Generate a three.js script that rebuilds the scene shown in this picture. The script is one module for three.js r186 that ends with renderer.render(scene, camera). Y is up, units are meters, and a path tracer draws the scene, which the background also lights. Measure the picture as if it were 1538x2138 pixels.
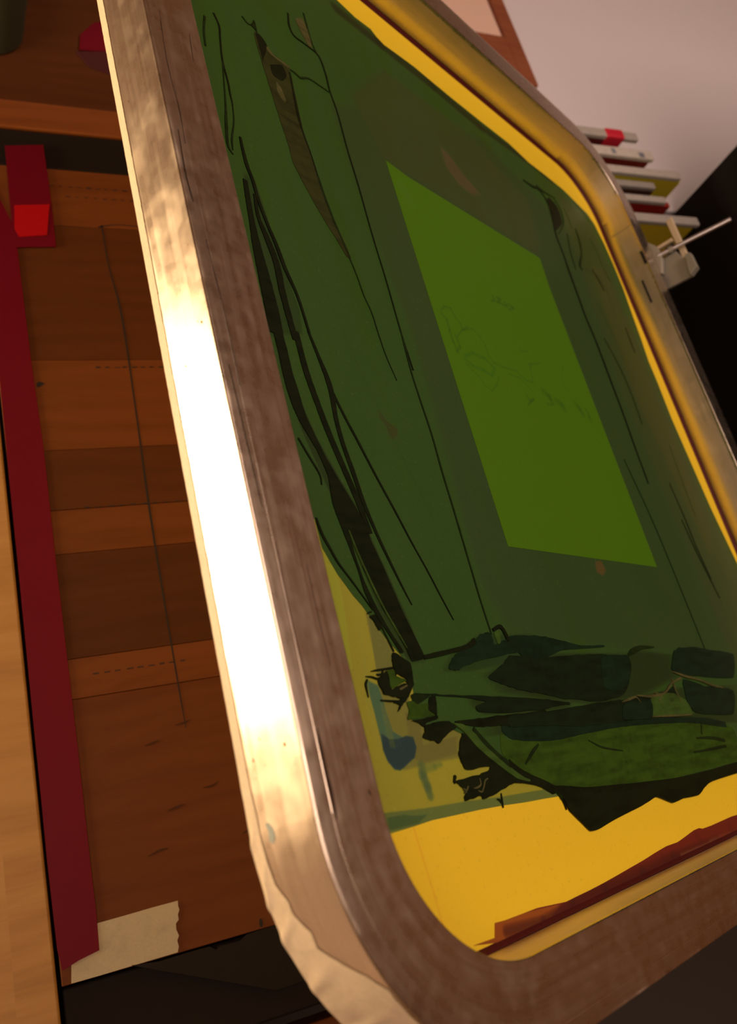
import * as THREE from 'three';
import { RoundedBoxGeometry } from 'three/addons/geometries/RoundedBoxGeometry.js';
import { RectAreaLightUniformsLib } from 'three/addons/lights/RectAreaLightUniformsLib.js';
import { mergeGeometries } from 'three/addons/utils/BufferGeometryUtils.js';

// ---------------------------------------------------------------- camera, lights, exposure
const scene = new THREE.Scene();
scene.background = new THREE.Color(0x050403);
const camera = new THREE.PerspectiveCamera(61.4, 1538 / 2138, 0.01, 30);
camera.position.set(0, 1.5126, 0);
camera.up.set(0.07793, 0.41546, -0.90627);
camera.lookAt(0.41546, 1.5126 - 0.83987, -0.34929);
camera.focus = 0.46; camera.userData.fStop = 10;
const renderer = new THREE.WebGLRenderer({ antialias: true });
renderer.toneMapping = THREE.LinearToneMapping;
renderer.toneMappingExposure = 0.82;
renderer.shadowMap.enabled = true;
RectAreaLightUniformsLib.init();
const WARM = new THREE.Color().setRGB(1.0, 0.71, 0.57);
const LAMP = new THREE.Color().setRGB(1.0, 0.70, 0.40);
const CEILING_POWER = 9.8, LAMP_POWER = 34;
function areaLight(name, color, power, w, h, pos, target) {
  const l = new THREE.RectAreaLight(color, power, w, h);
  l.name = name; l.position.set(...pos); l.lookAt(...target); l.castShadow = true; scene.add(l); return l;
}
areaLight('ceiling_panel_light', WARM, CEILING_POWER, 0.8, 0.8, [0.98, 2.6, -0.35], [0.98, 0, -0.35]);
areaLight('ceiling_panel_light_001', WARM, CEILING_POWER * 0.55, 0.8, 0.8, [-0.7, 2.6, 0.0], [-0.7, 0, 0.0]);
const LAMP_POS = [-0.60, 1.0, -0.40];
areaLight('work_lamp_light', LAMP, LAMP_POWER, 0.40, 0.17, [LAMP_POS[0] + 0.025, LAMP_POS[1], LAMP_POS[2]], [0.5, 1.12, -0.28]);

// ---------------------------------------------------------------- helpers
let seed = 7;
const rnd = () => { seed = (seed * 1664525 + 1013904223) >>> 0; return seed / 4294967296; };
const used = new Map();
function numbered(n) { const k = used.get(n) ?? -1; used.set(n, k + 1); return k < 0 ? n : n + '_' + String(k + 1).padStart(3, '0'); }
function lit(o) { o.castShadow = o.receiveShadow = true; return o; }
function part(name, geo, mat, parent) { const m = lit(new THREE.Mesh(geo, mat)); m.name = name; parent.add(m); return m; }
function tag(o, label, category, group) { o.userData.label = label; o.userData.category = category; if (group) o.userData.group = group; return o; }
function thing(name, label, category, pos = [0, 0, 0], group) {
  const g = new THREE.Group(); g.name = numbered(name); g.position.set(...pos); scene.add(g); return tag(g, label, category, group);
}
function solo(name, geo, mat, label, category, group) { const m = part(numbered(name), geo, mat, scene); return tag(m, label, category, group); }
function struct(name, geo, mat) { const m = part(name, geo, mat, scene); m.userData.kind = 'structure'; return m; }
const lin = (r, g, b) => new THREE.Color().setRGB(r, g, b);
function box(x0, x1, y0, y1, z0, z1, r = 0.001) {
  const g = new RoundedBoxGeometry(x1 - x0, y1 - y0, z1 - z0, 2, Math.min(r, (x1 - x0) / 2.1, (y1 - y0) / 2.1, (z1 - z0) / 2.1));
  g.translate((x0 + x1) / 2, (y0 + y1) / 2, (z0 + z1) / 2); boxUV(g); return g;
}
function boxUV(g) {                                             // uv in metres from the dominant axis
  const p = g.attributes.position, n = g.attributes.normal, uv = [];
  for (let i = 0; i < p.count; i++) {
    const ax = Math.abs(n.getX(i)), ay = Math.abs(n.getY(i)), az = Math.abs(n.getZ(i));
    if (ay >= ax && ay >= az) uv.push(p.getX(i), p.getZ(i)); else if (ax >= az) uv.push(p.getY(i), p.getZ(i)); else uv.push(p.getX(i), p.getY(i));
  }
  g.setAttribute('uv', new THREE.Float32BufferAttribute(uv, 2)); return g;
}
function rod(a, b, r, seg = 20) {
  const A = new THREE.Vector3(...a), B = new THREE.Vector3(...b), d = B.clone().sub(A);
  const g = new THREE.CylinderGeometry(r, r, d.length(), seg);
  g.applyQuaternion(new THREE.Quaternion().setFromUnitVectors(new THREE.Vector3(0, 1, 0), d.normalize()));
  g.translate((a[0] + b[0]) / 2, (a[1] + b[1]) / 2, (a[2] + b[2]) / 2); return g;
}
function clip(pts, x0, x1, y0, y1) {                            // keep an outline inside a rectangle (mm)
  const cut = (p, ax, lim, s) => {
    const o = [];
    for (let i = 0; i < p.length; i++) {
      const a = p[i], b = p[(i + 1) % p.length], ia = s * (a[ax] - lim) >= 0, ib = s * (b[ax] - lim) >= 0;
      if (ia) o.push(a);
      if (ia !== ib) { const t = (lim - a[ax]) / (b[ax] - a[ax]); o.push([a[0] + (b[0] - a[0]) * t, a[1] + (b[1] - a[1]) * t]); }
    }
    return o;
  };
  return cut(cut(cut(cut(pts, 0, x0, 1), 0, x1, -1), 1, y0, 1), 1, y1, -1);
}
function sheet(pts, y, t, bevel = 0) {                          // outline in mm (x, away) -> flat piece lying at height y, t thick (m)
  const s = new THREE.Shape(pts.map(p => new THREE.Vector2(p[0] / 1000, p[1] / 1000)));
  const g = new THREE.ExtrudeGeometry(s, bevel ? { depth: t - bevel, bevelEnabled: true, bevelThickness: bevel, bevelSize: bevel, bevelOffset: -bevel, bevelSegments: 2 } : { depth: t, bevelEnabled: false });
  g.rotateX(-Math.PI / 2); g.translate(0, y, 0); return g;
}
function ribbon(line, n = 14) {                                 // [x, y, width] in mm -> smooth tapering outline
  const c = new THREE.CatmullRomCurve3(line.map(p => new THREE.Vector3(p[0], p[1], p[2] ?? 1)), false, 'centripetal');
  const L = [], R = [], k = line.length * n;
  for (let i = 0; i <= k; i++) {
    const p = c.getPoint(i / k), q = c.getTangent(i / k), l = Math.hypot(q.x, q.y) || 1, w = Math.max(p.z, 0.12) / 2 * (1 + 0.1 * (rnd() - 0.5));
    L.push([p.x - q.y / l * w, p.y + q.x / l * w]); R.push([p.x + q.y / l * w, p.y - q.x / l * w]);
  }
  return L.concat(R.reverse());
}
function smooth(pts, n = 6, jag = 0) {
  const c = new THREE.CatmullRomCurve3(pts.map(p => new THREE.Vector3(p[0], p[1], 0)), true, 'catmullrom', 0.25), o = [];
  for (let i = 0; i < pts.length * n; i++) { const p = c.getPoint(i / (pts.length * n)); o.push([p.x + jag * (rnd() - 0.5), p.y + jag * (rnd() - 0.5)]); }
  return o;
}
// value noise and textures
function lattice(n) { const a = new Float32Array(n * n); for (let i = 0; i < a.length; i++) a[i] = rnd(); return a; }
const LAT = lattice(256);
function vnoise(x, y, per = 256) {
  const xi = Math.floor(x), yi = Math.floor(y), fx = x - xi, fy = y - yi, m = v => ((v % per) + per) % per & 255;
  const s = fx * fx * (3 - 2 * fx), t = fy * fy * (3 - 2 * fy), A = (a, b) => LAT[m(a) + 256 * m(b)];
  return (A(xi, yi) * (1 - s) + A(xi + 1, yi) * s) * (1 - t) + (A(xi, yi + 1) * (1 - s) + A(xi + 1, yi + 1) * s) * t;
}
function fbm(x, y, o = 4, per = 256) { let v = 0, a = 0.5, s = 0; for (let i = 0; i < o; i++) { v += a * vnoise(x, y, per); s += a; x *= 2; y *= 2; per *= 2; a *= 0.5; } return v / s; }
const cl = (x, a = 0, b = 1) => Math.min(b, Math.max(a, x));
const srgb = v => Math.round(255 * (v <= 0.0031308 ? 12.92 * v : 1.055 * Math.pow(v, 1 / 2.4) - 0.055));
function dataTex(w, h, fn, color, rep) {
  const d = new Uint8Array(w * h * 4);
  for (let j = 0; j < h; j++) for (let i = 0; i < w; i++) { const c = fn(i / w, j / h), k = 4 * (j * w + i); if (color) { d[k] = srgb(cl(c[0])); d[k + 1] = srgb(cl(c[1])); d[k + 2] = srgb(cl(c[2])); } else d[k] = d[k + 1] = d[k + 2] = Math.round(255 * cl(c)); d[k + 3] = 255; }
  const t = new THREE.DataTexture(d, w, h); t.wrapS = t.wrapT = THREE.RepeatWrapping; t.magFilter = THREE.LinearFilter; t.minFilter = THREE.LinearMipmapLinearFilter; t.generateMipmaps = true;
  if (color) t.colorSpace = THREE.SRGBColorSpace; if (rep) t.repeat.set(...rep); t.needsUpdate = true; return t;
}
const std = o => new THREE.MeshStandardMaterial(o);
const matte = o => new THREE.MeshPhysicalMaterial({ specularIntensity: 0.35, ...o });
function tnoise(x, y, px, py) {
  const xi = Math.floor(x), yi = Math.floor(y), fx = x - xi, fy = y - yi, s = fx * fx * (3 - 2 * fx), t = fy * fy * (3 - 2 * fy);
  const A = (a, b) => LAT[(((a % px) + px) % px & 255) + 256 * (((b % py) + py) % py & 255)];
  return (A(xi, yi) * (1 - s) + A(xi + 1, yi) * s) * (1 - t) + (A(xi, yi + 1) * (1 - s) + A(xi + 1, yi + 1) * s) * t;
}
function tile(u, v, fx, fy, o = 4) { let q = 0, a = 0.5, n = 0; for (let i = 0; i < o; i++) { q += a * tnoise(u * fx + 17 * i * 0, v * fy, fx, fy); n += a; fx *= 2; fy *= 2; a *= 0.5; } return q / n; }

// ---------------------------------------------------------------- materials
// aluminium: uv = (across, along) in metres; long drawn streaks, smudges and short scratches
const aluColor = dataTex(1024, 1024, (u, v) => {
  const st = tile(u, v, 128, 4, 3), sm = tile(u, v, 9, 11, 5), sp = tnoise(u * 190, v * 190, 190, 190);
  const k = 0.86 - 0.18 * Math.abs(st - 0.5) - (u < 0.135 ? 0.12 : 0.03) * cl((sm - 0.5) * 3) - (sp > 0.985 ? 0.14 : 0);
  return [k, k * 0.93, k * 0.82];
}, true, [4, 4]);
const aluRough = dataTex(1024, 1024, (u, v) => {
  const st = tile(u, v, 110, 4, 3), sm = tile(u, v, 14, 16, 5), fine = tile(u, v, 60, 50, 3);
  return 0.28 + 0.08 * (st - 0.5) + (u < 0.135 ? 0.13 : 0.03) * cl((sm - 0.45) * 3) + 0.08 * (fine - 0.5) + (u > 0.262 && u < 0.395 ? 0.2 : 0);
}, false, [4, 4]);
const aluBump = dataTex(1024, 1024, (u, v) => 0.5 + 0.5 * (tile(u, v, 150, 3, 2) - 0.5) + 0.25 * (tile(u, v, 16, 16, 4) - 0.5), false, [4, 4]);
const aluminium = std({ color: lin(0.95, 0.90, 0.83), metalness: 1, roughness: 1, map: aluColor, roughnessMap: aluRough, bumpMap: aluBump, bumpScale: 0.00008 });
const zinc = std({ color: lin(0.34, 0.33, 0.27), metalness: 0.4, roughness: 0.5, bumpMap: aluBump, bumpScale: 0.0001 });
const zincWarm = std({ color: lin(0.66, 0.55, 0.36), metalness: 0.2, roughness: 0.55 });
const chrome = std({ color: lin(0.82, 0.82, 0.84), metalness: 1, roughness: 0.3 });
const blackHole = std({ color: lin(0.008, 0.007, 0.006), roughness: 0.9 });

const woodTex = (a, b, c, scale) => dataTex(1024, 1024, (u, v) => {
  const warp = fbm(u * 4, v * 6, 3) * 5, g = fbm(u * 4, v * 70 + warp, 4), f = fbm(u * 30, v * 500, 2), r = 0.5 + 0.5 * Math.sin((v * 26 + fbm(u * 3 + 9, v * 5, 3) * 2.2) * 6.283);
  const k = cl(0.62 * g + 0.22 * f + 0.16 * r), t = k < 0.5 ? k * 2 : (k - 0.5) * 2, p = k < 0.5 ? a : b, q = k < 0.5 ? b : c;
  return [0, 1, 2].map(i => p[i] + (q[i] - p[i]) * t);
}, true, scale);
const palletWood = woodTex([0.62, 0.56, 0.5], [0.84, 0.82, 0.8], [1, 1, 1], [2.2, 2.2]);
const plankMat = k => matte({ map: palletWood, color: lin(0.150 * k, 0.046 * k, 0.0105 * k), roughness: 0.6, bumpMap: palletWood, bumpScale: 0.0001 });
const pineMat = std({ map: woodTex([0.30, 0.145, 0.04], [0.43, 0.23, 0.066], [0.50, 0.29, 0.10], [1.5, 1.5]), roughness: 0.6 });
const darkSteel = matte({ color: lin(0.014, 0.010, 0.008), roughness: 0.7, metalness: 0.1 });
const tapeFibre = dataTex(512, 512, (u, v) => { const k = 0.86 + 0.14 * fbm(u * 90, v * 90, 3) - 0.1 * cl((fbm(u * 8, v * 8, 3) - 0.55) * 4); return [k, k, k]; }, true, [14, 14]);
const maskTape = std({ color: lin(0.50, 0.44, 0.30), map: tapeFibre, roughness: 0.75, bumpMap: tapeFibre, bumpScale: 0.00008 });
const creamTape = std({ color: lin(0.90, 0.76, 0.53), map: tapeFibre, roughness: 0.55 });
const redFilm = matte({ color: lin(0.14, 0.0015, 0.013), roughness: 0.5, transparent: true, opacity: 0.93 });
const redFilmBright = matte({ color: lin(0.46, 0.004, 0.010), roughness: 0.5, transparent: true, opacity: 0.85 });
const redFilmDark = matte({ color: lin(0.13, 0.003, 0.012), roughness: 0.5 });
const blackTape = matte({ color: lin(0.012, 0.009, 0.007), map: tapeFibre, roughness: 0.6 });

// ---------------------------------------------------------------- the room
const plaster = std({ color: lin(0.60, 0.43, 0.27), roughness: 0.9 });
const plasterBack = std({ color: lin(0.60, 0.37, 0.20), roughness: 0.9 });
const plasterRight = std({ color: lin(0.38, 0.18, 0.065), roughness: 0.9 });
struct('floor', box(-2.6, 2.8, -0.1, 0, -3.1, 2.3), std({ color: lin(0.05, 0.04, 0.033), roughness: 0.8 }));
struct('ceiling', box(-2.6, 2.8, 2.7, 2.8, -3.1, 2.3), std({ color: lin(0.55, 0.42, 0.30), roughness: 0.95 }));
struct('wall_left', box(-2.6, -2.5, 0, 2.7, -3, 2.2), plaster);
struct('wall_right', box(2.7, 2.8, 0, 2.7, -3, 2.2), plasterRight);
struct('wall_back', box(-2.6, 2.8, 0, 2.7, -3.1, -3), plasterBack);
struct('wall_front', box(-2.6, 2.8, 0, 2.7, 2.2, 2.3), plaster);

// ---------------------------------------------------------------- lamps
{
  for (const [x, z, label, k] of [[0.98, -0.35, 'square ceiling lamp panel with a warm glowing diffuser above the white table', 1], [-0.7, 0.0, 'square dimmer ceiling lamp panel above the cream table at the left', 0.55]]) {
    const c = thing('ceiling_lamp', label, 'lamp', [x, 2.615, z]);
    part('housing', box(-0.48, 0.48, 0.02, 0.085, -0.48, 0.48, 0.01), std({ color: lin(0.5, 0.5, 0.5), roughness: 0.5 }), c);
    part('diffuser', box(-0.40, 0.40, 0, 0.02, -0.40, 0.40, 0.004), std({ color: lin(0.9, 0.9, 0.9), emissive: WARM, emissiveIntensity: 1.6 * k, roughness: 0.6 }), c);
  }
  const w = thing('work_lamp', 'low warm work lamp with a wide glowing panel standing on the pale bench', 'lamp', [LAMP_POS[0], 0.9, LAMP_POS[2]]);
  w.lookAt(0.5, 0.9, -0.28); w.rotateY(-Math.PI / 2);
  part('base', box(-0.06, 0.06, 0, 0.012, -0.09, 0.09, 0.005), darkSteel, w);
  part('housing', box(-0.05, -0.006, 0.012, 0.2, -0.215, 0.215, 0.01), darkSteel, w);
  part('diffuser', box(-0.006, 0.0, 0.02, 0.185, -0.20, 0.20, 0.002), std({ color: lin(0.9, 0.9, 0.9), emissive: LAMP, emissiveIntensity: 6, roughness: 0.6 }), w);
}

// ---------------------------------------------------------------- bench, pallet and beams at the left
{
  const b = thing('pine_bench', 'pale pine bench board beside the red tape at the left edge', 'bench', [0, 0, 0]);
  part('bench_top', box(-0.14, 0.0235, 0.868, 0.9, -1.2, 0.7, 0.002), pineMat, b);
  for (const [x, z] of [[-0.1, -1.1], [-0.1, 0.6], [-0.02, -1.1], [-0.02, 0.6]]) part('leg', box(x - 0.03, x + 0.03, 0, 0.868, z - 0.03, z + 0.03, 0.003), pineMat, b);

  const ct = thing('cream_table', 'cream topped table to the left of the pine bench carrying the work lamp', 'table', [0, 0, 0]);
  part('table_top', box(-1.4, -0.1405, 0.87, 0.8995, -2.6, 1.6, 0.002), matte({ color: lin(0.80, 0.64, 0.46), roughness: 0.7 }), ct);
  for (const [x, z] of [[-1.35, -2.5], [-1.35, 1.5], [-0.2, -2.5], [-0.2, 1.5]]) part('leg', box(x - 0.03, x + 0.03, 0, 0.87, z - 0.03, z + 0.03, 0.003), darkSteel, ct);
  const p = thing('printing_pallet', 'brown plywood printing pallet of crosswise planks under the raised screen', 'pallet', [0.026, 0.9, 0.0337]);
  const edges = [0, 170, 198, 276, 311, 361, 442, 579, 642], tone = [1.0, 1.2, 0.62, 1.12, 0.72, 1.2, 0.74, 1.25];
  for (let i = 0; i + 1 < edges.length; i++) part('plank', box(0, 0.634, -0.018, 0.0001 * ((i * 2) % 3 - 1), -edges[i + 1] / 1000 + 0.00012, -edges[i] / 1000 - 0.00012, 0.0005), plankMat(tone[i]), p);
  const pencil = std({ color: lin(0.012, 0.008, 0.006), roughness: 0.8 });
  const flat = (pts, y, t) => sheet(pts, y, t).translate(-0.026, 0, -0.0337);
  part('pencil_line', flat(ribbon([[121.8,548.1,1.2],[122.3,501.3,1],[125.8,461.4,1.5],[124.6,355.2,1.3],[122.7,278.0,1.7],[122.3,192.4,1.2],[122.5,134.8,1],[122.9,103.9,0.5]]), 0.0001, 0.0001), pencil, p);
  part('pencil_line', flat(ribbon([[118.7,545.7,1.4],[133.4,549.0,1],[158.4,548.7,0.8]]), 0.0001, 0.0001), pencil, p);
  const stain = std({ color: lin(0.02, 0.006, 0.003), roughness: 0.7 });
  for (const [v, x0, n, s] of [[0.185, 0.066, 9, 0.0075], [0.311, 0.075, 10, 0.0085], [0.434, 0.098, 8, 0.0072], [0.611, 0.095, 8, 0.0078], [0.622, 0.082, 9, 0.0078]])
    for (let k = 0; k < n; k++) { const x = x0 + k * s + 0.001 * rnd(), l = 0.0028 + 0.0018 * rnd(), w = 0.0005 + 0.0005 * rnd(); part('punch_mark', box(x - 0.026, x + l - 0.026, 0.00005, 0.0002, -v - w - 0.0006 * rnd(), -v, 0.0001), stain, p); }
  const speck = smooth([[52.6,387.0],[55.5,388.3],[58.1,386.5],[55.8,384.3],[52.9,383.1]], 4); part('knot', flat(speck, 0.0001, 0.0001), pencil, p);
  part('knot', flat(smooth([[149.8,-27.8],[151.0,-27.4],[151.6,-29.7],[150.8,-32.3],[149.7,-32.4],[149.0,-30.6]], 4), 0.0001, 0.0001), pencil, p);
  const scuffMat = matte({ color: lin(0.06, 0.019, 0.006), roughness: 0.6 });
  for (const [x, v] of [[0.095, 0.13], [0.105, 0.085], [0.13, 0.095], [0.15, 0.06], [0.09, 0.06], [0.118, 0.14]]) part('scuff', flat(ribbon([[x * 1000 - 5 * rnd(), v * 1000 - 33, 0.5], [x * 1000 + 4, v * 1000 - 33 + 2 * rnd(), 1.6], [x * 1000 + 9, v * 1000 - 31, 0.5]]), 0.0001, 0.00008), scuffMat, p);

  // black beams under both ends of the pallet, on posts
  for (const [z0, z1, label] of [[0.0345, 0.088, 'black steel beam along the near end of the brown pallet'], [-0.6535, -0.6095, 'black steel beam in the gap at the far end of the brown pallet']]) {
    const m = thing('steel_beam', label, 'beam', [0.35, 0, (z0 + z1) / 2]);
    let w = (z1 - z0) / 2 + 0.012;
    const top = z0 < 0 ? 0.8985 : 0.893; w -= top > 0.89 ? 0.0125 : 0;
    part('beam', box(-0.324, 0.36, 0.835, top, -w, w, 0.002), darkSteel, m);
    for (const x of [-0.28, 0.3]) part('post', box(x - 0.02, x + 0.02, 0, 0.8352, -0.02, 0.02, 0.003), darkSteel, m);
  }
  solo('black_tape', sheet([[66.2,-32.7],[82.9,-35.0],[104.2,-34.7],[115.1,-34.9],[118.5,-37.8],[121.7,-36.3],[134.8,-36.7],[139.6,-34.2],[150.5,-33.8],[165.8,-33.4],[187.3,-32.4],[195.6,-45.8],[170.1,-70.5],[152.3,-70.7]], 0.9003, 0.0004), blackTape, 'torn black tape lapped over the near edge of the brown pallet', 'tape');
  solo('wooden_batten', box(0.09, 0.5, 0.845, 0.8795, 0.0985, 0.14, 0.002), plankMat(1.1), 'brown wooden batten beyond the near black beam, mostly out of view', 'batten');
  const fb = thing('back_board', 'brown wooden board beyond the far black beam with a paler front strip', 'board', [0.026, 0.9, -0.6545]);
  part('edge_strip', box(0, 0.43, -0.018, 0, -0.0325, 0, 0.001), plankMat(1.6), fb);
  part('board', box(0, 0.43, -0.018, -0.0004, -0.44, -0.0327, 0.001), plankMat(0.6), fb);
  for (const x of [0.04, 0.39]) part('leg', box(x - 0.02, x + 0.02, -0.9, -0.018, -0.3, -0.26, 0.002), darkSteel, fb);
}
// tapes and film on the pallet
solo('masking_tape', sheet(smooth([[39.0,-4.8],[50.8,-4.3],[65.3,-4.1],[82.6,-3.7],[99.8,-3.6],[99.5,-6.6],[99.9,-9.1],[98.5,-11.7],[98.6,-14.7],[96.5,-16.5],[96.2,-20.0],[97.3,-23.8],[95.8,-26.3],[96.2,-29.9],[95.0,-33.0],[71.0,-33.1],[47.2,-33.3],[31.3,-33.2],[33.1,-17.1]], 1), 0.9003, 0.00025), maskTape, 'cream masking tape patch with a torn end at the near edge of the pallet', 'tape');
solo('red_tape', sheet([[29.4,608.6],[28.2,496.7],[26.4,387.5],[25.9,305.3],[25.7,227.5],[25.4,160.7],[25.2,120.2],[25.2,81.6],[24.9,39.1],[25.4,-12.7],[27.1,-25.0],[37.0,-21.9],[49.1,-19.5],[49.9,0.6],[50.0,37.6],[50.7,104.3],[50.9,180.7],[51.2,253.1],[52.0,329.0],[50.7,404.7],[50.4,497.8],[50.6,537.6]], 0.9007, 0.0003), redFilm, 'long dark red tape strip along the joint between pine bench and brown pallet', 'tape');
solo('red_film_strip', sheet([[50.1,629.2],[82.2,634.4],[82.4,592.9],[82.2,560.8],[81.1,520.4],[48.1,517.8],[48.8,568.3]], 0.9013, 0.0003), redFilm, 'red film strip lapped over the black beam at the far left of the pallet', 'film');
solo('red_film_patch', sheet([[52.0,562.4],[80.4,565.9],[75.0,532.2],[52.8,528.6],[49.9,537.5]], 0.9018, 0.0003), redFilmBright, 'bright red film patch on top of the red film strip at the left', 'film');
{
  const r = thing('red_ink_card', 'dark red folded card lying on the brown board at the top left', 'card', [0.15, 0.9, -0.78]);
  const a = sheet([[127.6,761.2],[130.9,782.0],[145.8,801.2],[163.0,809.7],[176.1,802.4],[168.9,766.2]], 0.0012, 0.001).translate(-0.15, 0, 0.78); part('upper_flap', a, redFilmDark, r);
  const b = sheet([[124.2,759.3],[134.1,741.4],[157.6,733.0],[167.8,734.9],[170.0,767.8]], 0.0, 0.0011).translate(-0.15, 0, 0.78); part('lower_flap', b, std({ color: lin(0.05, 0.004, 0.006), roughness: 0.6 }), r);
}
{
  const t = thing('ink_tub', 'dark grey green plastic tub at the top left corner on the brown board', 'tub', [0.045, 0.8998, -0.772]);
  const pr = [[0, 0.0002], [0.030, 0.0002], [0.033, 0.002], [0.0385, 0.07], [0.0400, 0.071], [0.0400, 0.074], [0.0375, 0.0745], [0.0365, 0.068], [0.031, 0.004], [0, 0.004]];
  const g = new THREE.LatheGeometry(pr.map(p => new THREE.Vector2(...p)), 48); part('body', g, std({ color: lin(0.035, 0.045, 0.03), roughness: 0.55, side: THREE.DoubleSide }), t);
  part('rim', new THREE.TorusGeometry(0.0388, 0.0016, 10, 48).rotateX(Math.PI / 2).translate(0, 0.0738, 0), std({ color: lin(0.05, 0.06, 0.045), roughness: 0.5 }), t);
}

// ---------------------------------------------------------------- the printing screen
const W = 0.672, D = 0.7295, BAR = 0.031, H = 0.0326, RO = 0.093;
const printScreen = thing('printing_screen', 'raised aluminium printing screen with yellow mesh, green emulsion and dark ink', 'printing screen', [0.0738, 1.2171, 0.0814]);
printScreen.rotation.z = -0.456914;
// outline of the frame, walked once: [x, away, outward x, outward away, length so far]
function path() {
  const o = [], step = 0.004; let s = 0;
  const arcs = [[RO, RO, Math.PI, 1.5 * Math.PI], [W - RO, RO, 1.5 * Math.PI, 2 * Math.PI], [W - RO, D - RO, 0, Math.PI / 2], [RO, D - RO, Math.PI / 2, Math.PI]];
  const segs = [];
  arcs.forEach(([cx, cy, a0, a1], i) => {
    const c = [], n = 40; for (let k = 0; k <= n; k++) { const a = a0 + (a1 - a0) * k / n; c.push([cx + RO * Math.cos(a), cy + RO * Math.sin(a), Math.cos(a), Math.sin(a), s + RO * (a - a0)]); }
    s += RO * Math.PI / 2; segs.push(['frame_corner', c]);
    const [nx, ny, b0] = arcs[(i + 1) % 4], e = c[n], t = [nx + RO * Math.cos(b0), ny + RO * Math.sin(b0)], L = Math.hypot(t[0] - e[0], t[1] - e[1]), m = 12, r = [];
    for (let k = 0; k <= m; k++) r.push([e[0] + (t[0] - e[0]) * k / m, e[1] + (t[1] - e[1]) * k / m, e[2], e[3], s + L * k / m]);
    s += L; segs.push(['frame_rail', r]);
  });
  return segs;
}
const profile = [];                                               // [inwards, height]; closed, starting under the outer face
{
  const arc = (cx, cy, r, a0, a1, n) => { for (let k = 0; k <= n; k++) { const a = a0 + (a1 - a0) * k / n; profile.push([cx + r * Math.cos(a), cy + r * Math.sin(a)]); } };
  arc(0.001, 0.001, 0.001, 1.5 * Math.PI, Math.PI, 5);
  profile.push([0, H * 0.5]);
  arc(0.0009, H - 0.0013, 0.0009, Math.PI, Math.PI / 2 + 0.08, 8);
  profile.push([0.0064, H - 0.00004], [0.0066, H - 0.00014], [0.0070, H - 0.00014], [0.0072, H], [0.018, H]);
  arc(BAR - 0.0007, H - 0.0007, 0.0007, Math.PI / 2, 0, 5);
  profile.push([BAR, H * 0.5], [BAR, 0.0004], [0.016, 0.0003]);
}
function sweep(rows, prof, closed = true) {
  const n = closed ? prof.length + 1 : prof.length, P = [], UV = [], I = []; let acc = [0];
  for (let k = 1; k < n; k++) acc.push(acc[k - 1] + Math.hypot(prof[k % prof.length][0] - prof[k - 1][0], prof[k % prof.length][1] - prof[k - 1][1]));
  rows.forEach(([x, y, nx, ny, s]) => { for (let k = 0; k < n; k++) { const [d, h] = prof[k % prof.length]; P.push(x - nx * d, h, -(y - ny * d)); UV.push(acc[k], s * 2.75 / 2.6433); } });
  for (let i = 0; i + 1 < rows.length; i++) for (let k = 0; k + 1 < n; k++) { const a = i * n + k, b = a + n; I.push(a, a + 1, b, a + 1, b + 1, b); }
  const g = new THREE.BufferGeometry(); g.setAttribute('position', new THREE.Float32BufferAttribute(P, 3)); g.setAttribute('uv', new THREE.Float32BufferAttribute(UV, 2)); g.setIndex(I); g.computeVertexNormals(); return g;
}
for (const [nm, rows] of path()) part(nm, sweep(rows, profile), aluminium, printScreen);

// mesh art: yellow cloth with soft stains on it (a canvas over the whole opening, 2.8 px per mm)
const AX = 20, AY = 20, AW = 632, AH = 690, PX = 2.6;
function art(paint) {
  const c = document.createElement('canvas'); c.width = Math.round(AW * PX); c.height = Math.round(AH * PX);
  const g = c.getContext('2d'); paint(g, p => [(p[0] - AX) * PX, c.height - (p[1] - AY) * PX], c);
  const t = new THREE.CanvasTexture(c); t.colorSpace = THREE.SRGBColorSpace; t.magFilter = THREE.LinearFilter; return t;
}
function artUV(g) { const p = g.attributes.position, uv = []; for (let i = 0; i < p.count; i++) uv.push((p.getX(i) * 1000 - AX) / AW, (-p.getZ(i) * 1000 - AY) / AH); g.setAttribute('uv', new THREE.Float32BufferAttribute(uv, 2)); return g; }
function fillSoft(g, M, pts, color, alpha, blur) {                // soft-edged patch of dye: nested outlines
  const cx = pts.reduce((a, p) => a + p[0], 0) / pts.length, cy = pts.reduce((a, p) => a + p[1], 0) / pts.length, n = 10;
  for (let k = 0; k < n; k++) {
    const s = 1 + blur * (0.5 - k / (n - 1)); g.globalAlpha = 1 - Math.pow(1 - alpha, 1 / n); g.fillStyle = color; g.beginPath();
    pts.forEach((p, i) => { const q = M([cx + (p[0] - cx) * s, cy + (p[1] - cy) * s]); i ? g.lineTo(...q) : g.moveTo(...q); }); g.closePath(); g.fill();
  }
  g.globalAlpha = 1;
}
function strokeSoft(g, M, line, color, alpha) {
  g.lineCap = g.lineJoin = 'round'; g.strokeStyle = color;
  for (let k = 0; k < 4; k++) { g.globalAlpha = 1 - Math.pow(1 - alpha, 1 / 4); for (let i = 0; i + 1 < line.length; i++) { const a = M(line[i]), b = M(line[i + 1]); g.lineWidth = Math.max(1, (line[i][2] ?? 1) * PX * (1.5 - k * 0.3)); g.beginPath(); g.moveTo(...a); g.lineTo(...b); g.stroke(); } }
  g.globalAlpha = 1;
}
function grain(g, c, amount, n, len) { for (let i = 0; i < n; i++) { g.globalAlpha = amount * rnd(); g.fillStyle = rnd() < 0.5 ? '#000' : '#fff'; g.fillRect(rnd() * c.width, rnd() * c.height, 1 + rnd() * len, 1 + rnd() * 2); } g.globalAlpha = 1; }
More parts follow.
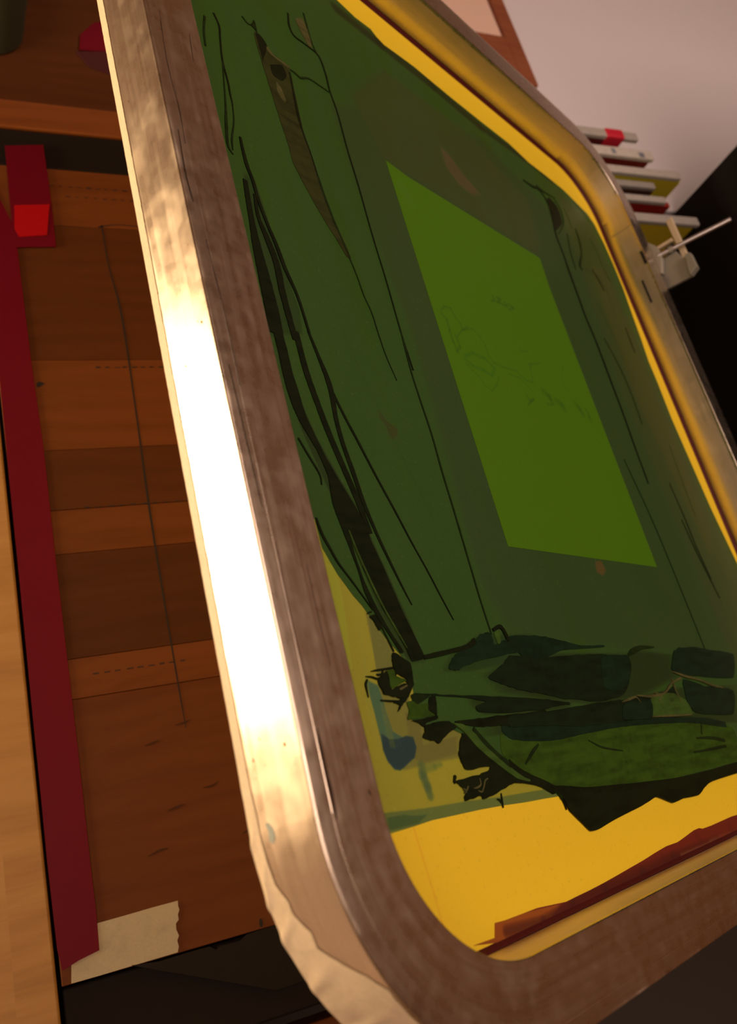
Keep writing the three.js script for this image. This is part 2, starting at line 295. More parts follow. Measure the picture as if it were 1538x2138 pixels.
const THIN = [[45.1,231.6],[81.9,218.1],[95.2,200.6],[129.7,164.5],[149.6,124.7],[209.2,89.1],[198.0,80.8],[194.1,80.6],[180.7,81.2],[167.7,81.6],[147.7,82.8],[128.9,83.5],[111.2,83.8],[94.7,84.1],[81.9,83.5],[69.4,83.1],[47.4,81.5],[38.3,84.7]];
const clothArt = art((g, M, c) => {
  g.fillStyle = '#e6c81a'; g.fillRect(0, 0, c.width, c.height);
  // seam of the cloth near the left
  strokeSoft(g, M, [[81.7,90.3,1],[83.2,71.8,1],[84.6,57.4,1],[85.3,41.8,1]], '#d9a81a', 0.5);
  fillSoft(g, M, [[65.2,85.5],[79.6,85.1],[83.2,71.8],[84.6,57.4],[87.4,39.6],[67.9,49.2]], '#f0c81a', 0.4, 0.02);
  // wash of red dye along the near edge
  fillSoft(g, M, [[144.3,28.1],[177.8,30.3],[229.1,27.9],[292.4,28.0],[345.7,26.6],[404.0,26.5],[397.3,20.7],[341.4,22.4],[297.3,23.7],[233.7,24.6],[188.8,25.2],[162.0,25.5]], '#c7901a', 0.35, 0.03);
  grain(g, c, 0.05, 40000, 3);
});
const coatArt = art((g, M, c) => {
  g.fillStyle = '#8f921e'; g.fillRect(0, 0, c.width, c.height);
  fillSoft(g, M, [[85.6,172.8],[97.4,156.0],[93.0,146.5],[100.7,135.4],[95.7,124.9],[130.7,117.5],[123.8,106.6],[105.8,106.5],[84.9,105.4],[80.6,112.7],[81.0,128.7],[84.0,150.2]], '#687026', 0.85, 0.05);
  fillSoft(g, M, [[87.1,172.8],[94.0,165.2],[96.0,152.5],[93.3,147.5],[83.1,147.8]], '#60662c', 0.6, 0.05);
  fillSoft(g, M, [[95.2,129.3],[103.2,122.5],[101.2,114.0],[126.4,115.8],[122.9,108.2],[101.3,106.9],[91.6,109.3]], '#5e5f28', 0.6, 0.08);
  fillSoft(g, M, [[75.0,143.2],[81.9,140.5],[83.9,121.1],[89.3,118.3],[95.5,116.9],[96.0,113.5],[93.4,110.1],[89.0,108.2],[82.9,105.7],[79.4,106.0],[76.5,109.5],[75.5,117.6],[75.5,129.1]], '#2c5a4c', 0.8, 0.05);
  fillSoft(g, M, [[76.7,120.7],[80.6,118.1],[86.1,117.7],[91.7,118.6],[95.9,117.8],[96.4,113.5],[93.6,109.6],[86.1,106.7],[82.8,105.5],[79.3,106.5],[76.4,109.9],[75.3,114.5]], '#0e3438', 0.92, 0.08);
  fillSoft(g, M, [[80.8,133.9],[83.3,131.0],[83.5,120.2],[83.3,114.2],[80.1,115.0],[80.2,126.5]], '#84882c', 0.3, 0.08);
  strokeSoft(g, M, [[96.8,105.5,4],[96.1,101.9,4],[97.1,97.2,3.5],[97.4,93.6,3]], '#3c5c34', 0.7);
  strokeSoft(g, M, [[98.7,104.4,3],[105.0,104.7,2],[109.9,105.1,1]], '#56702c', 0.6);
  fillSoft(g, M, [[66.1,90.9],[93.6,89.1],[121.7,88.1],[147.5,86.6],[170.2,85.8],[208.5,84.3],[205.8,80.2],[167.9,81.9],[119.0,82.4],[91.1,83.3],[67.3,83.6],[61.1,84.6]], '#4a6a30', 0.8, 0.03);
  fillSoft(g, M, [[68.0,88.9],[77.6,88.8],[84.1,87.4],[92.6,86.6],[85.6,84.2],[67.6,84.4]], '#2f5228', 0.7, 0.06);
  strokeSoft(g, M, [[78.7,167.6,1.5],[77.4,151.8,2],[73.1,133.9,2],[73.0,116.5,1.5]], '#86902a', 0.5);
  fillSoft(g, M, [[68.6,206.9],[73.0,199.1],[73.6,191.9],[72.8,177.5],[71.0,163.5],[68.4,147.5],[63.7,147.6],[65.6,170.3]], '#8fa02c', 0.4, 0.02);
  grain(g, c, 0.06, 50000, 3);
});
const EM = '#385826', LIME = '#437004';
const emulsionArt = art((g, M, c) => {
  g.fillStyle = '#2e501e'; g.fillRect(0, 0, c.width, c.height);
  // squeegee wash: long tonal streaks of ink along the pull
  for (let i = 0; i < 240; i++) {
    const x = AX + rnd() * AW, y = AY + rnd() * AH, l = 60 + 260 * rnd(), w = 2 + 14 * rnd();
    strokeSoft(g, M, [[x, y, w], [x + 6 * (rnd() - 0.5), y + l / 2, w * 1.2], [x + 10 * (rnd() - 0.5), y + l, w * 0.5]], rnd() < 0.5 ? '#264612' : '#385424', 0.10);
  }
  // greyer film around the stencil window
  fillSoft(g, M, [[178.7,528.3],[401.9,627.6],[529.7,582.8],[537.4,494.0],[552.5,229.2],[539.8,156.4],[369.2,153.5],[196.8,165.2],[185.9,197.0],[192.1,351.2],[179.7,463.5]], '#30462a', 0.55, 0.05);
  fillSoft(g, M, [[209.5,556.5],[266.1,617.8],[368.5,619.3],[458.4,584.2],[433.3,513.0],[224.7,508.1]], '#3e4a2e', 0.4, 0.12);
  // dirty olive margin at the right
  fillSoft(g, M, [[546.8,639.9],[610.9,619.4],[604.1,470.9],[608.4,281.2],[624.4,206.2],[515.5,113.6],[515.0,235.0],[504.8,385.0],[521.7,499.4]], '#3a4a20', 0.6, 0.04);
  fillSoft(g, M, [[554.2,546.0],[598.2,563.6],[594.5,445.5],[591.5,264.8],[565.0,239.1],[536.7,387.8]], '#4a521c', 0.5, 0.04);
  // dark rim along the yellow margin at the far edge
  strokeSoft(g, M, [[224.1,653.4,9],[273.6,653.0,9],[342.2,652.5,9],[412.1,647.9,7],[489.5,653.3,5],[544.1,651.1,4]], '#1a2610', 0.75);
  // thin ink feathering out round the thick pools
  for (const [p, c, al, bl] of [[[[130.6,145.6],[140.2,153.0],[153.6,158.0],[169.1,163.8],[181.4,163.9],[192.8,163.4],[215.7,164.2],[244.8,159.8],[241.9,155.2],[209.0,152.9],[173.5,146.9],[149.3,145.1]], '#1c2e12', 0.65, 0.16], [[[165.4,142.8],[196.7,151.1],[244.9,152.8],[329.0,151.9],[349.9,153.5],[396.5,150.4],[389.1,134.7],[326.4,124.8],[271.6,122.7],[214.9,127.9],[174.8,133.8]], '#182410', 0.6, 0.14],
    [[[143.1,132.3],[171.8,132.1],[202.0,128.9],[235.4,125.4],[233.4,122.4],[187.1,122.2],[152.8,123.8],[146.0,126.9]], '#1a2a10', 0.55, 0.14], [[[154.8,120.1],[210.8,121.1],[288.3,122.6],[380.5,127.7],[492.3,125.3],[476.0,98.0],[370.2,104.5],[261.7,109.1],[204.3,110.6],[151.8,114.1]], '#162a14', 0.55, 0.12],
    [[[69.4,312.2],[76.1,314.3],[75.9,280.7],[81.8,259.2],[90.4,240.1],[98.2,225.0],[106.2,198.0],[114.7,167.7],[118.3,151.3],[105.6,150.8],[95.0,173.9],[87.6,206.5],[81.1,230.6],[72.3,261.4],[68.4,289.9]], '#182410', 0.55, 0.05], [[[75.5,415.7],[83.5,414.8],[86.5,386.2],[89.4,358.6],[92.8,333.9],[90.5,318.9],[66.6,311.3],[68.3,354.7]], '#1c2a14', 0.5, 0.06]]) fillSoft(g, M, p, c, al, bl);
  // pinkish dry patches
  fillSoft(g, M, [[319.3,571.7],[325.7,567.5],[332.7,564.3],[318.1,558.1]], '#5c4a38', 0.3, 0.2);
  fillSoft(g, M, [[317.0,568.7],[329.9,565.7],[340.9,554.0],[359.7,543.5],[345.0,534.7],[326.0,536.4],[315.3,547.9]], '#5e4a38', 0.55, 0.25);
  fillSoft(g, M, [[329.6,214.7],[339.1,216.4],[341.2,209.7],[334.2,205.8],[327.1,207.4]], '#6a4428', 0.6, 0.3);
  fillSoft(g, M, [[135.9,285.6],[138.4,283.8],[142.0,279.9],[148.2,277.4],[147.3,273.4],[141.8,269.5],[139.2,270.8],[138.4,277.2],[134.9,281.1]], '#3a3a1c', 0.6, 0.15);
  // faint fine lines
  strokeSoft(g, M, [[112.8,382.0,1],[122.1,341.2,1],[131.2,301.6,1],[146.0,258.8,1],[157.0,227.1,1]], '#24441a', 0.4);
  strokeSoft(g, M, [[125.4,534.7,1],[135.9,459.4,1],[144.4,409.3,1],[157.1,340.1,1]], '#2c4c1c', 0.3);
  strokeSoft(g, M, [[613.6,672.0,2],[631.9,642.5,2],[637.3,618.7,2],[640.6,584.6,2],[640.0,539.0,2]], '#2b3c1e', 0.4);
  for (const l of [[[537.4,537.2,3],[570.6,541.6,4],[574.6,525.5,3],[571.2,499.9,2]], [[595.4,591.0,3],[610.1,573.8,3],[612.4,554.8,2]], [[537.1,494.9,3],[540.9,466.2,3],[544.6,437.9,2],[549.2,411.5,2]], [[593.1,514.7,2],[596.5,484.1,3],[599.9,454.1,2]]]) strokeSoft(g, M, l, '#2e3a1a', 0.5);
  grain(g, c, 0.05, 60000, 3);
});
const limeArt = art((g, M, c) => {
  g.fillStyle = LIME; g.fillRect(0, 0, c.width, c.height);
  for (let i = 0; i < 60; i++) { const x = 300 + 250 * rnd(), y = 250 + 420 * rnd(), w = 6 + 16 * rnd(); strokeSoft(g, M, [[x, y, w], [x + 20 * (rnd() - 0.5), y + 60 * rnd(), w]], rnd() < 0.5 ? '#49740c' : '#3e6a02', 0.08); }
  // ghost of the stencilled drawing
  const ink = '#2c5a0e', ln = (l, w = 1.2, a = 0.5) => strokeSoft(g, M, l.map(p => [p[0], p[1], w]), ink, a);
  ln([[234.6,384.1],[240.9,388.9],[247.7,389.8],[249.7,384.7],[254.0,380.0],[254.9,375.0],[262.8,379.9]], 1.6); ln([[233.2,380.9],[238.0,377.7],[237.2,369.3],[237.2,360.0],[238.1,353.0],[243.8,358.4],[242.7,367.3]], 2.2);
  ln([[244.1,365.9],[253.6,374.6],[269.3,380.4],[275.6,375.8],[278.5,370.1],[278.6,361.3],[283.4,356.9]], 1.2); ln([[245.9,351.7],[258.2,357.9],[272.0,357.4],[281.0,352.4],[274.2,344.8],[265.1,346.1],[252.5,346.2],[244.9,349.6]], 2.6, 0.4);
  ln([[244.1,345.7],[250.4,342.0],[256.7,338.3],[260.6,332.7],[266.8,330.7],[275.4,337.3],[283.2,345.4]], 1.1); ln([[283.4,356.9],[295.5,357.2],[312.1,359.1],[321.9,353.7],[332.2,354.5],[336.7,367.9],[342.0,373.6]], 1.8, 0.4);
  ln([[331.1,385.0],[330.7,380.7],[342.8,384.3]], 1.2); ln([[335.0,370.7],[356.1,377.6]], 1.4); ln([[314.7,340.1],[317.2,335.6],[324.1,338.5],[312.2,331.3]], 1.6, 0.6);
  ln([[299.2,352.8],[313.4,353.5],[322.2,348.7],[328.2,345.4]], 1.4, 0.4); ln([[398.1,389.5],[385.9,372.9],[383.7,363.7],[392.8,362.6]], 1.0, 0.35);
  for (const [p, w] of [[[[344.6,350.4],[351.7,347.2],[352.8,343.4]], 5], [[[361.7,346.4],[368.8,344.0],[369.7,340.9]], 5], [[[394.6,351.4],[398.5,348.0],[400.3,343.7]], 5], [[[410.6,349.5],[412.0,344.6],[411.0,340.9]], 3.5], [[[343.2,339.1],[352.7,340.9]], 2]]) ln(p, w, 0.5);
  for (const p of [[[316.7,425.5],[317.1,421.3],[311.9,418.6]], [[322.0,425.7],[327.3,425.9],[320.8,420.9],[327.6,421.7]], [[332.0,425.0],[334.6,422.4],[328.7,421.2]], [[337.4,425.1],[345.1,424.3],[335.5,419.2]]]) ln(p, 1.8, 0.6);
  fillSoft(g, M, [[232.8,494.3],[241.8,490.3],[243.7,479.2],[244.2,472.7],[237.0,476.0],[231.3,482.4]], '#3f7018', 0.5, 0.2);
  grain(g, c, 0.04, 40000, 3);
});
const weave = dataTex(256, 256, (u, v) => 0.5 + 0.25 * Math.sin(u * 402) + 0.25 * Math.sin(v * 402), false, [9, 10]);
const clothMat = std({ map: clothArt, roughness: 0.75, bumpMap: weave, bumpScale: 0.00003, side: THREE.DoubleSide });
const coatMat = std({ map: coatArt, roughness: 0.6 });
const emRough = dataTex(512, 512, (u, v) => 0.36 + 0.25 * fbm(u * 10, v * 6, 4), false);
const emulsionMat = matte({ specularIntensity: 0.5, map: emulsionArt, roughness: 1, roughnessMap: emRough });
const limeMat = matte({ map: limeArt, roughness: 0.62 });

const X0 = 31.3, X1 = 640.7, Y0 = 31.5, Y1 = 697.9;
const lay = (pts, y, t) => sheet(clip(pts, X0, X1, Y0, Y1), y, t);
{
  const rr = (d, r) => { const s = new THREE.Shape(), a = [BAR + d, BAR + d, W - BAR - d, D - BAR - d]; s.absarc(a[0] + r, a[1] + r, r, Math.PI, 1.5 * Math.PI); s.absarc(a[2] - r, a[1] + r, r, 1.5 * Math.PI, 2 * Math.PI); s.absarc(a[2] - r, a[3] - r, r, 0, Math.PI / 2); s.absarc(a[0] + r, a[3] - r, r, Math.PI / 2, Math.PI); return s; };
  const s = rr(0.0002, 0.0615), cloth = new THREE.ExtrudeGeometry(s, { depth: 0.0003, bevelEnabled: false, curveSegments: 32 }).rotateX(-Math.PI / 2).translate(0, 0.0002, 0);
  part('mesh_cloth', artUV(cloth), clothMat, printScreen);
}
{
  const rows = path().flatMap(([, r]) => r), bead = [[BAR + 0.0024, 0.0005], [BAR + 0.0016, 0.0016], [BAR + 0.0007, 0.0026], [BAR + 0.0001, 0.0036], [BAR + 0.0001, 0.0005]];
  const wob = rows.map(r => [...r.slice(0, 5)]);
  part('glue_bead', sweep(wob, bead), matte({ color: lin(0.07, 0.008, 0.007), roughness: 0.6, side: THREE.DoubleSide }), printScreen).userData.label = 'dark red glue bead round the cloth';
  for (const v of [0.617]) part('weld_seam', box(W - BAR - 0.0006, W - BAR + 0.0002, 0.004, H - 0.0006, -v - 0.0007, -v + 0.0007, 0.0004), aluminium, printScreen);
  const grime = matte({ color: lin(0.035, 0.02, 0.011), roughness: 0.7 });
  for (const l of [[[7.8,450.8,0.25],[5.8,415.2,0.3],[6.9,388.0,0.35],[6.0,368.7,0.3]], [[3.7,375.4,0.2],[2.7,348.5,0.5],[3.6,336.3,0.3]], [[6.0,317.7,0.2],[7.1,294.5,0.3],[7.4,263.8,0.3],[7.2,249.2,0.25]], [[3.9,257.9,0.2],[4.7,221.2,0.3],[5.2,198.2,0.2]], [[8.0,185.5,0.2],[7.5,157.2,0.3],[8.3,135.5,0.2]],
    [[8.4,119.6,0.3],[8.2,114.9,1.2],[8.1,107.3,1.3],[8.3,99.8,1.6],[8.3,93.8,1],[8.2,90.7,0.3]], [[25.5,97.9,0.2],[25.9,96.8,0.8],[26.2,95.7,0.2]], [[20.9,177.4,0.2],[20.7,161.1,0.25],[21.3,140.2,0.2]], [[24.1,447.4,0.2],[23.5,440.8,0.5],[22.5,427.7,0.2]]])
    part('grime_line', sheet(ribbon(l, 6), H - 0.00005, 0.0001), grime, printScreen);
  for (const [px, r] of [[[[172.3,18.4]], 0.5], [[[171.7,19.8]], 0.9], [[[164.5,25.2]], 0.7], [[[267.4,13.2]], 0.8], [[[279.4,26.8]], 0.9], [[[280.9,24.8]], 0.5], [[[249.2,30.4]], 0.6], [[[121.5,13.9]], 0.7], [[[116.9,25.0]], 1.0], [[[115.6,8.9]], 0.8], [[[307.6,5.1]], 0.6], [[[340.4,4.2]], 0.7], [[[330.7,2.8]], 0.8], [[[456.3,4.5]], 0.7], [[[410.5,9.2]], 0.6]]) {
    const [v, w] = px[0]; part('dirt_speck', new THREE.CylinderGeometry(r / 2000, r / 2000, 0.00012, 9).scale(1, 1, 1.5).rotateZ(Math.PI / 2).translate(-0.00004, w / 1000, -v / 1000), std({ color: lin(0.22, 0.10, 0.03), roughness: 0.8 }), printScreen);
  }
  part('ink_smudge', sheet(smooth([[0, 0], [3, 0.8], [5.5, 0.2], [6.5, 1.8], [5, 3.2], [2, 3], [0.3, 1.8]], 4, 0.4), 0, 0.00008).rotateZ(Math.PI / 2).rotateX(Math.PI / 2).translate(-0.00002, 0.0090, -0.0954), std({ color: lin(0.36, 0.44, 0.40), roughness: 0.5 }), printScreen);
}
const coat = part('thin_coating', artUV(lay(THIN, 0.0005, 0.0001)), coatMat, printScreen);
coat.userData.label = 'thin olive yellow coating';
const MAIN = [[35.9,536.3],[151.7,634.0],[228.7,667.2],[248.9,663.1],[267.3,664.3],[272.6,659.7],[280.8,656.6],[300.9,658.5],[320.4,660.0],[344.9,658.8],[372.4,658.0],[417.1,657.9],[466.4,658.7],[500.0,652.9],[533.0,653.6],[569.2,653.1],[591.9,648.1],[615.3,642.9],[624.9,632.9],[630.4,609.2],[632.4,581.1],[631.6,550.0],[625.5,513.0],[620.7,480.0],[615.4,454.2],[615.9,429.0],[613.0,388.8],[616.2,332.6],[618.9,291.4],[628.6,234.7],[655.9,80.8],[611.6,51.7],[446.5,72.3],[387.8,67.4],[266.4,77.4],[223.1,68.2],[200.7,76.0],[192.2,83.6],[179.1,89.1],[169.0,91.4],[161.6,93.3],[152.2,98.6],[143.6,105.1],[137.3,111.8],[131.8,115.9],[127.1,117.8],[121.6,119.9],[110.3,119.9],[104.9,123.2],[99.5,124.6],[95.5,125.9],[99.2,131.9],[103.7,134.9],[104.6,140.2],[105.2,146.6],[102.3,152.8],[94.0,162.0],[88.1,170.2],[84.6,175.4],[80.1,180.3],[73.3,189.9],[67.6,201.7],[67.3,215.2],[39.5,230.7]];
const emulsion = part('emulsion_coating', artUV(lay(MAIN, 0.0006, 0.0002)), emulsionMat, printScreen);
emulsion.userData.label = 'dark green emulsion coating';
const lime = part('stencil_window', artUV(lay([[225.4,505.8],[249.1,503.2],[434.5,508.3],[431.0,475.8],[432.2,218.5],[223.8,216.5]], 0.00082, 0.00006)), limeMat, emulsion); lime.userData.label = 'bright lime green stencil window';

// ink: thick ridges and clots lying on the coating
const inkGrain = dataTex(512, 512, (u, v) => { const k = 0.80 + 0.75 * (tile(u, v, 6, 40, 4) - 0.45) + 0.3 * (tile(u, v, 40, 40, 2) - 0.5); return [k * 0.95, k, k * 0.9]; }, true, [9, 9]);
const inkMat = (r, g, b, rough = 0.5) => matte({ color: lin(r, g, b), roughness: rough, map: inkGrain, specularIntensity: 0.2 });
const inkMats = {
  black: inkMat(0.008, 0.013, 0.004), deep: inkMat(0.008, 0.0185, 0.007), green: inkMat(0.012, 0.026, 0.006), teal: inkMat(0.008, 0.024, 0.011), olive: inkMat(0.034, 0.040, 0.010, 0.6),
  light: inkMat(0.045, 0.095, 0.016, 0.6), tan: inkMat(0.085, 0.085, 0.03, 0.6), pool: inkMat(0.036, 0.082, 0.007, 0.6),
};
let lift = 0;
function ink(name, mat, pts, t = 0.00035, y = 0.00085) { lift = (lift + 1) % 7; const p = clip(pts, X0, X1, Y0, Y1); if (p.length > 2) part(name, sheet(p, y, t + lift * 0.000012), inkMats[mat], emulsion).userData.label = { black: 'thick near black green ink', deep: 'thick very dark green ink', teal: 'thick dark teal ink', tan: 'dried tan ink', light: 'lighter green ink', pool: 'mid green ink', olive: 'olive brown ink' }[mat] ?? 'dark green ink'; }
const line = (mat, l, t) => ink('ink_line', mat, ribbon(l, 8), t);
const clot = (mat, p, t, jag = 0.15, n = 4) => ink('ink_clot', mat, smooth(p, n, jag), t);
// long pull lines
line('black', [[158.9,598.1,1.3],[156.1,583.4,1.6],[158.2,576.7,1.6],[167.6,576.0,1.5],[179.8,574.2,1.6],[182.3,559.3,1.5],[181.2,542.2,1.4],[182.5,524.4,1.2],[181.1,490.0,1.2],[181.2,461.6,1.2],[180.1,423.1,1.1],[180.2,385.9,1.1],[179.3,348.0,1.1],[180.1,322.6,1.1]], 0.0004);
line('green', [[179.3,348.2,1.1],[177.6,321.8,1.2],[178.1,302.1,1.2],[179.2,281.0,1.3],[178.4,256.2,1.4],[178.5,234.4,1.3],[178.2,203.4,1.2],[178.1,179.8,1.1],[178.8,163.7,1.1]], 0.0004);
line('green', [[177.7,612.7,1.4],[177.0,593.4,1.3],[177.2,582.2,1.1],[179.0,575.3,1]]);
line('green', [[143.2,535.5,1],[147.7,535.3,1.6],[151.3,534.2,1.8],[160.9,539.5,1.2],[170.6,540.0,1.2],[179.7,539.9,1.2]]);
line('green', [[108.8,557.0,1.2],[112.6,553.5,0.8],[116.7,555.3,0.5],[119.4,561.2,1],[119.1,550.7,1.2]]);
clot('olive', [[116.4,548.4],[120.3,550.5],[124.9,544.6],[129.8,539.7],[138.3,538.6],[142.7,533.9],[140.5,505.9],[138.8,483.0],[139.6,464.5],[140.2,449.2],[140.7,437.5],[143.9,417.8],[147.9,403.3],[150.3,390.8],[146.3,390.7],[141.0,401.3],[134.5,411.9],[128.7,424.3],[123.5,437.1],[120.3,446.5],[120.2,460.5],[119.1,473.7],[118.1,491.9],[117.1,510.5],[116.1,529.5]], 0.0002, 0.4);
clot('black', [[117.2,548.0],[121.5,550.5],[126.0,544.1],[117.5,525.5],[117.6,533.1]], 0.0003); clot('black', [[123.6,526.0],[135.8,534.3],[137.5,526.5],[131.1,517.3],[123.8,517.4]], 0.0003, 0.5);
clot('tan', [[125.8,543.3],[130.1,538.7],[138.3,538.6],[143.9,537.9],[141.2,535.5],[135.1,536.4],[128.0,537.5],[124.4,540.4]], 0.0003); clot('tan', [[125.1,513.3],[128.0,510.3],[129.9,501.7],[127.6,497.8],[123.8,503.9]], 0.00025, 0.5); clot('tan', [[165.6,597.6],[168.0,586.7],[172.1,577.1],[174.9,577.0],[176.7,587.4],[174.6,604.5]], 0.00025, 0.3);
line('black', [[141.5,531.8,1.5],[138.5,503.5,2],[137.6,490.7,2.5],[137.7,481.1,1.5],[139.6,464.5,1.2],[140.4,446.4,1.2]]);
line('green', [[140.4,446.4,2],[141.3,433.3,2],[143.5,416.6,2],[146.4,402.6,1.2],[151.1,378.9,0.8],[152.5,364.8,0.8],[155.2,354.5,0.8],[155.8,340.5,0.8],[157.1,325.0,0.7],[160.5,310.4,0.4]]);
line('green', [[74.9,531.1,1.6],[71.3,516.5,1.4],[69.6,503.7,1.2]]); line('black', [[83.3,540.0,1.4],[85.3,531.7,1.3],[83.3,518.3,1.2],[80.8,500.1,1.2],[80.9,481.9,1.3],[80.3,474.8,1.1],[80.3,465.9,0.8]]);
line('green', [[80.5,498.7,0.8],[74.3,462.1,1.2],[70.9,445.1,2],[68.7,429.3,1.4],[70.8,425.3,1]]); line('green', [[80.6,470.5,0.8],[78.0,453.6,0.8],[72.7,436.7,1.2],[71.4,428.8,0.8]]);
line('black', [[79.7,442.4,1.5],[79.3,433.2,2],[79.6,421.9,2.5],[81.1,413.5,2.2],[81.8,399.8,2.2],[84.2,385.1,2.2],[87.1,372.9,2.6],[89.4,358.6,2.6],[93.5,343.3,1.9],[95.4,321.2,1.6]], 0.0005);
line('black', [[75.3,410.5,3],[73.9,395.9,3.5],[72.7,379.9,4],[72.0,365.5,6],[72.0,346.2,8],[71.7,326.5,9],[70.8,312.6,9]], 0.0004);
line('black', [[80.0,402.9,2],[78.6,387.4,2.5],[81.3,374.2,4],[83.6,360.0,4.5],[82.8,342.1,4.5],[83.1,325.2,4],[83.7,313.1,4]], 0.0004);
// dark bundle beside the left bar
ink('ink_band', 'black', smooth([[69.4,315.7],[75.9,317.8],[75.4,312.2],[75.7,305.1],[75.5,293.6],[76.7,280.0],[77.6,269.2],[80.7,259.0],[84.6,248.1],[89.6,237.5],[94.9,227.8],[99.3,218.7],[101.7,207.0],[105.3,195.6],[108.5,183.4],[111.6,171.4],[115.4,160.9],[118.0,152.0],[108.2,150.4],[106.5,155.8],[102.4,164.9],[97.4,174.7],[93.7,185.0],[90.8,194.5],[88.1,208.0],[87.6,212.6],[87.6,200.3],[89.4,187.7],[93.4,175.3],[98.7,163.8],[104.0,155.1],[101.5,154.4],[97.0,162.3],[91.2,172.3],[87.6,182.4],[87.0,192.8],[84.1,208.4],[81.1,224.3],[82.7,238.9],[79.4,251.3],[73.6,262.5],[70.3,271.7],[68.7,285.7],[69.3,302.3]], 3, 0.2), 0.0004);
line('black', [[85.4,319.1,4],[85.7,296.4,4],[88.0,279.3,4],[91.1,261.9,4],[95.3,245.0,4],[99.4,228.4,4],[102.4,211.8,3]], 0.0004);
line('black', [[95.0,322.2,1.6],[97.9,308.1,2.4],[100.5,295.0,3.6],[100.7,286.9,3.6],[99.1,273.1,3],[99.2,260.1,3],[101.4,243.6,3],[103.5,227.3,2.6],[107.0,212.3,2],[111.1,199.1,1.6],[116.0,185.3,1],[119.2,177.3,0.5]], 0.0004);
line('black', [[101.7,288.0,1.6],[106.3,274.8,1.6],[111.3,262.5,1.6],[118.6,243.8,1.3],[126.2,226.0,1.2],[132.3,210.7,1],[138.7,196.3,0.8],[144.7,181.0,0.8],[149.0,170.6,0.5]], 0.0004);
line('black', [[68.6,255.7,1],[73.0,246.9,1.2],[77.3,238.0,1],[76.8,233.2,0.6]]); line('black', [[68.0,215.8,1],[68.0,214.3,1.2],[69.1,208.4,1.6],[72.5,200.6,1.4],[74.8,195.6,1.2],[81.0,187.2,0.9],[86.5,179.5,0.8],[90.3,174.0,0.8]], 0.0004);
line('light', [[87.3,211.8,0.6],[89.7,200.5,1],[93.5,187.2,1.2],[97.7,175.5,1],[102.5,165.3,0.8],[106.8,156.5,0.5]], 0.0006);
// knots at the end of the pull
clot('black', [[87.0,170.9],[90.4,171.8],[92.5,169.2],[93.3,166.3],[91.1,164.6],[90.0,166.5],[88.8,169.3]], 0.0005, 0.3); line('black', [[85.9,172.1,0.4],[87.2,172.7,0.8],[89.4,173.2,0.5]]); line('black', [[93.3,166.3,0.9],[95.7,159.6,0.9],[97.4,155.0,1]]);
clot('black', [[96.4,154.5],[100.1,153.2],[106.3,149.0],[105.1,142.2],[104.3,139.2],[100.0,141.3],[101.2,142.3],[95.5,145.2],[94.2,144.0],[94.3,147.0],[94.5,151.0]], 0.0006, 0.5);
clot('black', [[82.0,142.9],[88.9,146.6],[89.2,142.7],[89.0,138.3],[96.6,140.5],[104.3,140.2],[100.0,135.4],[95.8,132.7],[91.3,129.8],[89.7,128.9],[91.9,131.4],[88.5,133.1],[92.7,133.6],[93.5,134.3],[88.0,135.7],[83.7,136.9],[82.4,140.0]], 0.0006, 0.5);
line('black', [[80.6,134.2,0.5],[86.5,133.6,0.9],[92.3,133.3,0.6]]); line('black', [[79.1,146.6,0.3],[82.0,146.9,0.8],[88.0,147.3,1],[94.2,147.8,1]]); line('black', [[82.2,145.4,0.4],[82.8,145.0,0.9],[85.9,145.5,0.8],[86.9,146.9,0.9]]); line('black', [[75.1,144.5,0.4],[78.9,144.1,0.9],[82.2,143.3,1],[85.7,144.0,1.2]]);
line('black', [[75.6,143.2,0.8],[74.0,141.3,1.2],[73.7,138.5,0.8],[73.6,135.7,0.4]]); clot('tan', [[94.4,138.6],[99.5,139.9],[100.0,139.4],[94.8,137.8]], 0.0007, 0.1);
clot('pool', [[89.5,146.4],[94.5,146.8],[94.3,144.3],[100.7,142.1],[95.9,140.5],[89.6,138.8]], 0.0003, 0.2); clot('pool', [[97.3,132.6],[102.0,132.8],[104.1,131.3],[111.6,131.1],[110.5,128.4],[114.6,125.7],[106.0,125.5],[95.1,125.2],[97.6,128.7]], 0.0003, 0.2);
clot('green', [[101.7,135.8],[113.3,134.9],[114.3,134.3],[104.2,131.3],[101.8,133.1]], 0.0004, 0.3); clot('black', [[113.7,134.0],[118.1,134.6],[117.1,130.0],[115.4,125.6],[113.8,126.7],[110.6,128.7]], 0.0005, 0.3);
clot('black', [[97.1,124.6],[105.8,125.0],[115.8,125.7],[115.3,124.1],[107.0,123.0],[104.5,121.4],[101.9,123.1]], 0.0004, 0.3);
clot('black', [[104.9,121.8],[112.9,122.9],[122.8,122.7],[126.8,119.4],[118.5,116.9],[112.1,113.7],[109.4,114.8],[106.1,115.5],[101.8,117.2],[104.5,119.5]], 0.0006, 0.4);
clot('black', [[130.4,116.5],[134.6,114.7],[139.0,109.2],[145.8,104.5],[153.9,98.5],[161.9,92.0],[153.3,90.4],[142.8,88.2],[132.6,87.5],[131.7,89.1],[125.3,88.6],[119.3,88.3],[119.4,90.3],[121.9,91.9],[119.0,94.6],[117.3,96.2],[115.2,97.4],[122.8,97.4],[135.2,97.9],[143.0,99.1],[144.6,100.4],[127.8,100.7],[125.1,102.1],[123.6,107.6],[126.3,111.8]], 0.0006, 0.6);
clot('black', [[116.2,99.7],[117.7,99.0],[115.5,96.0],[114.5,97.0]], 0.0004, 0.3);
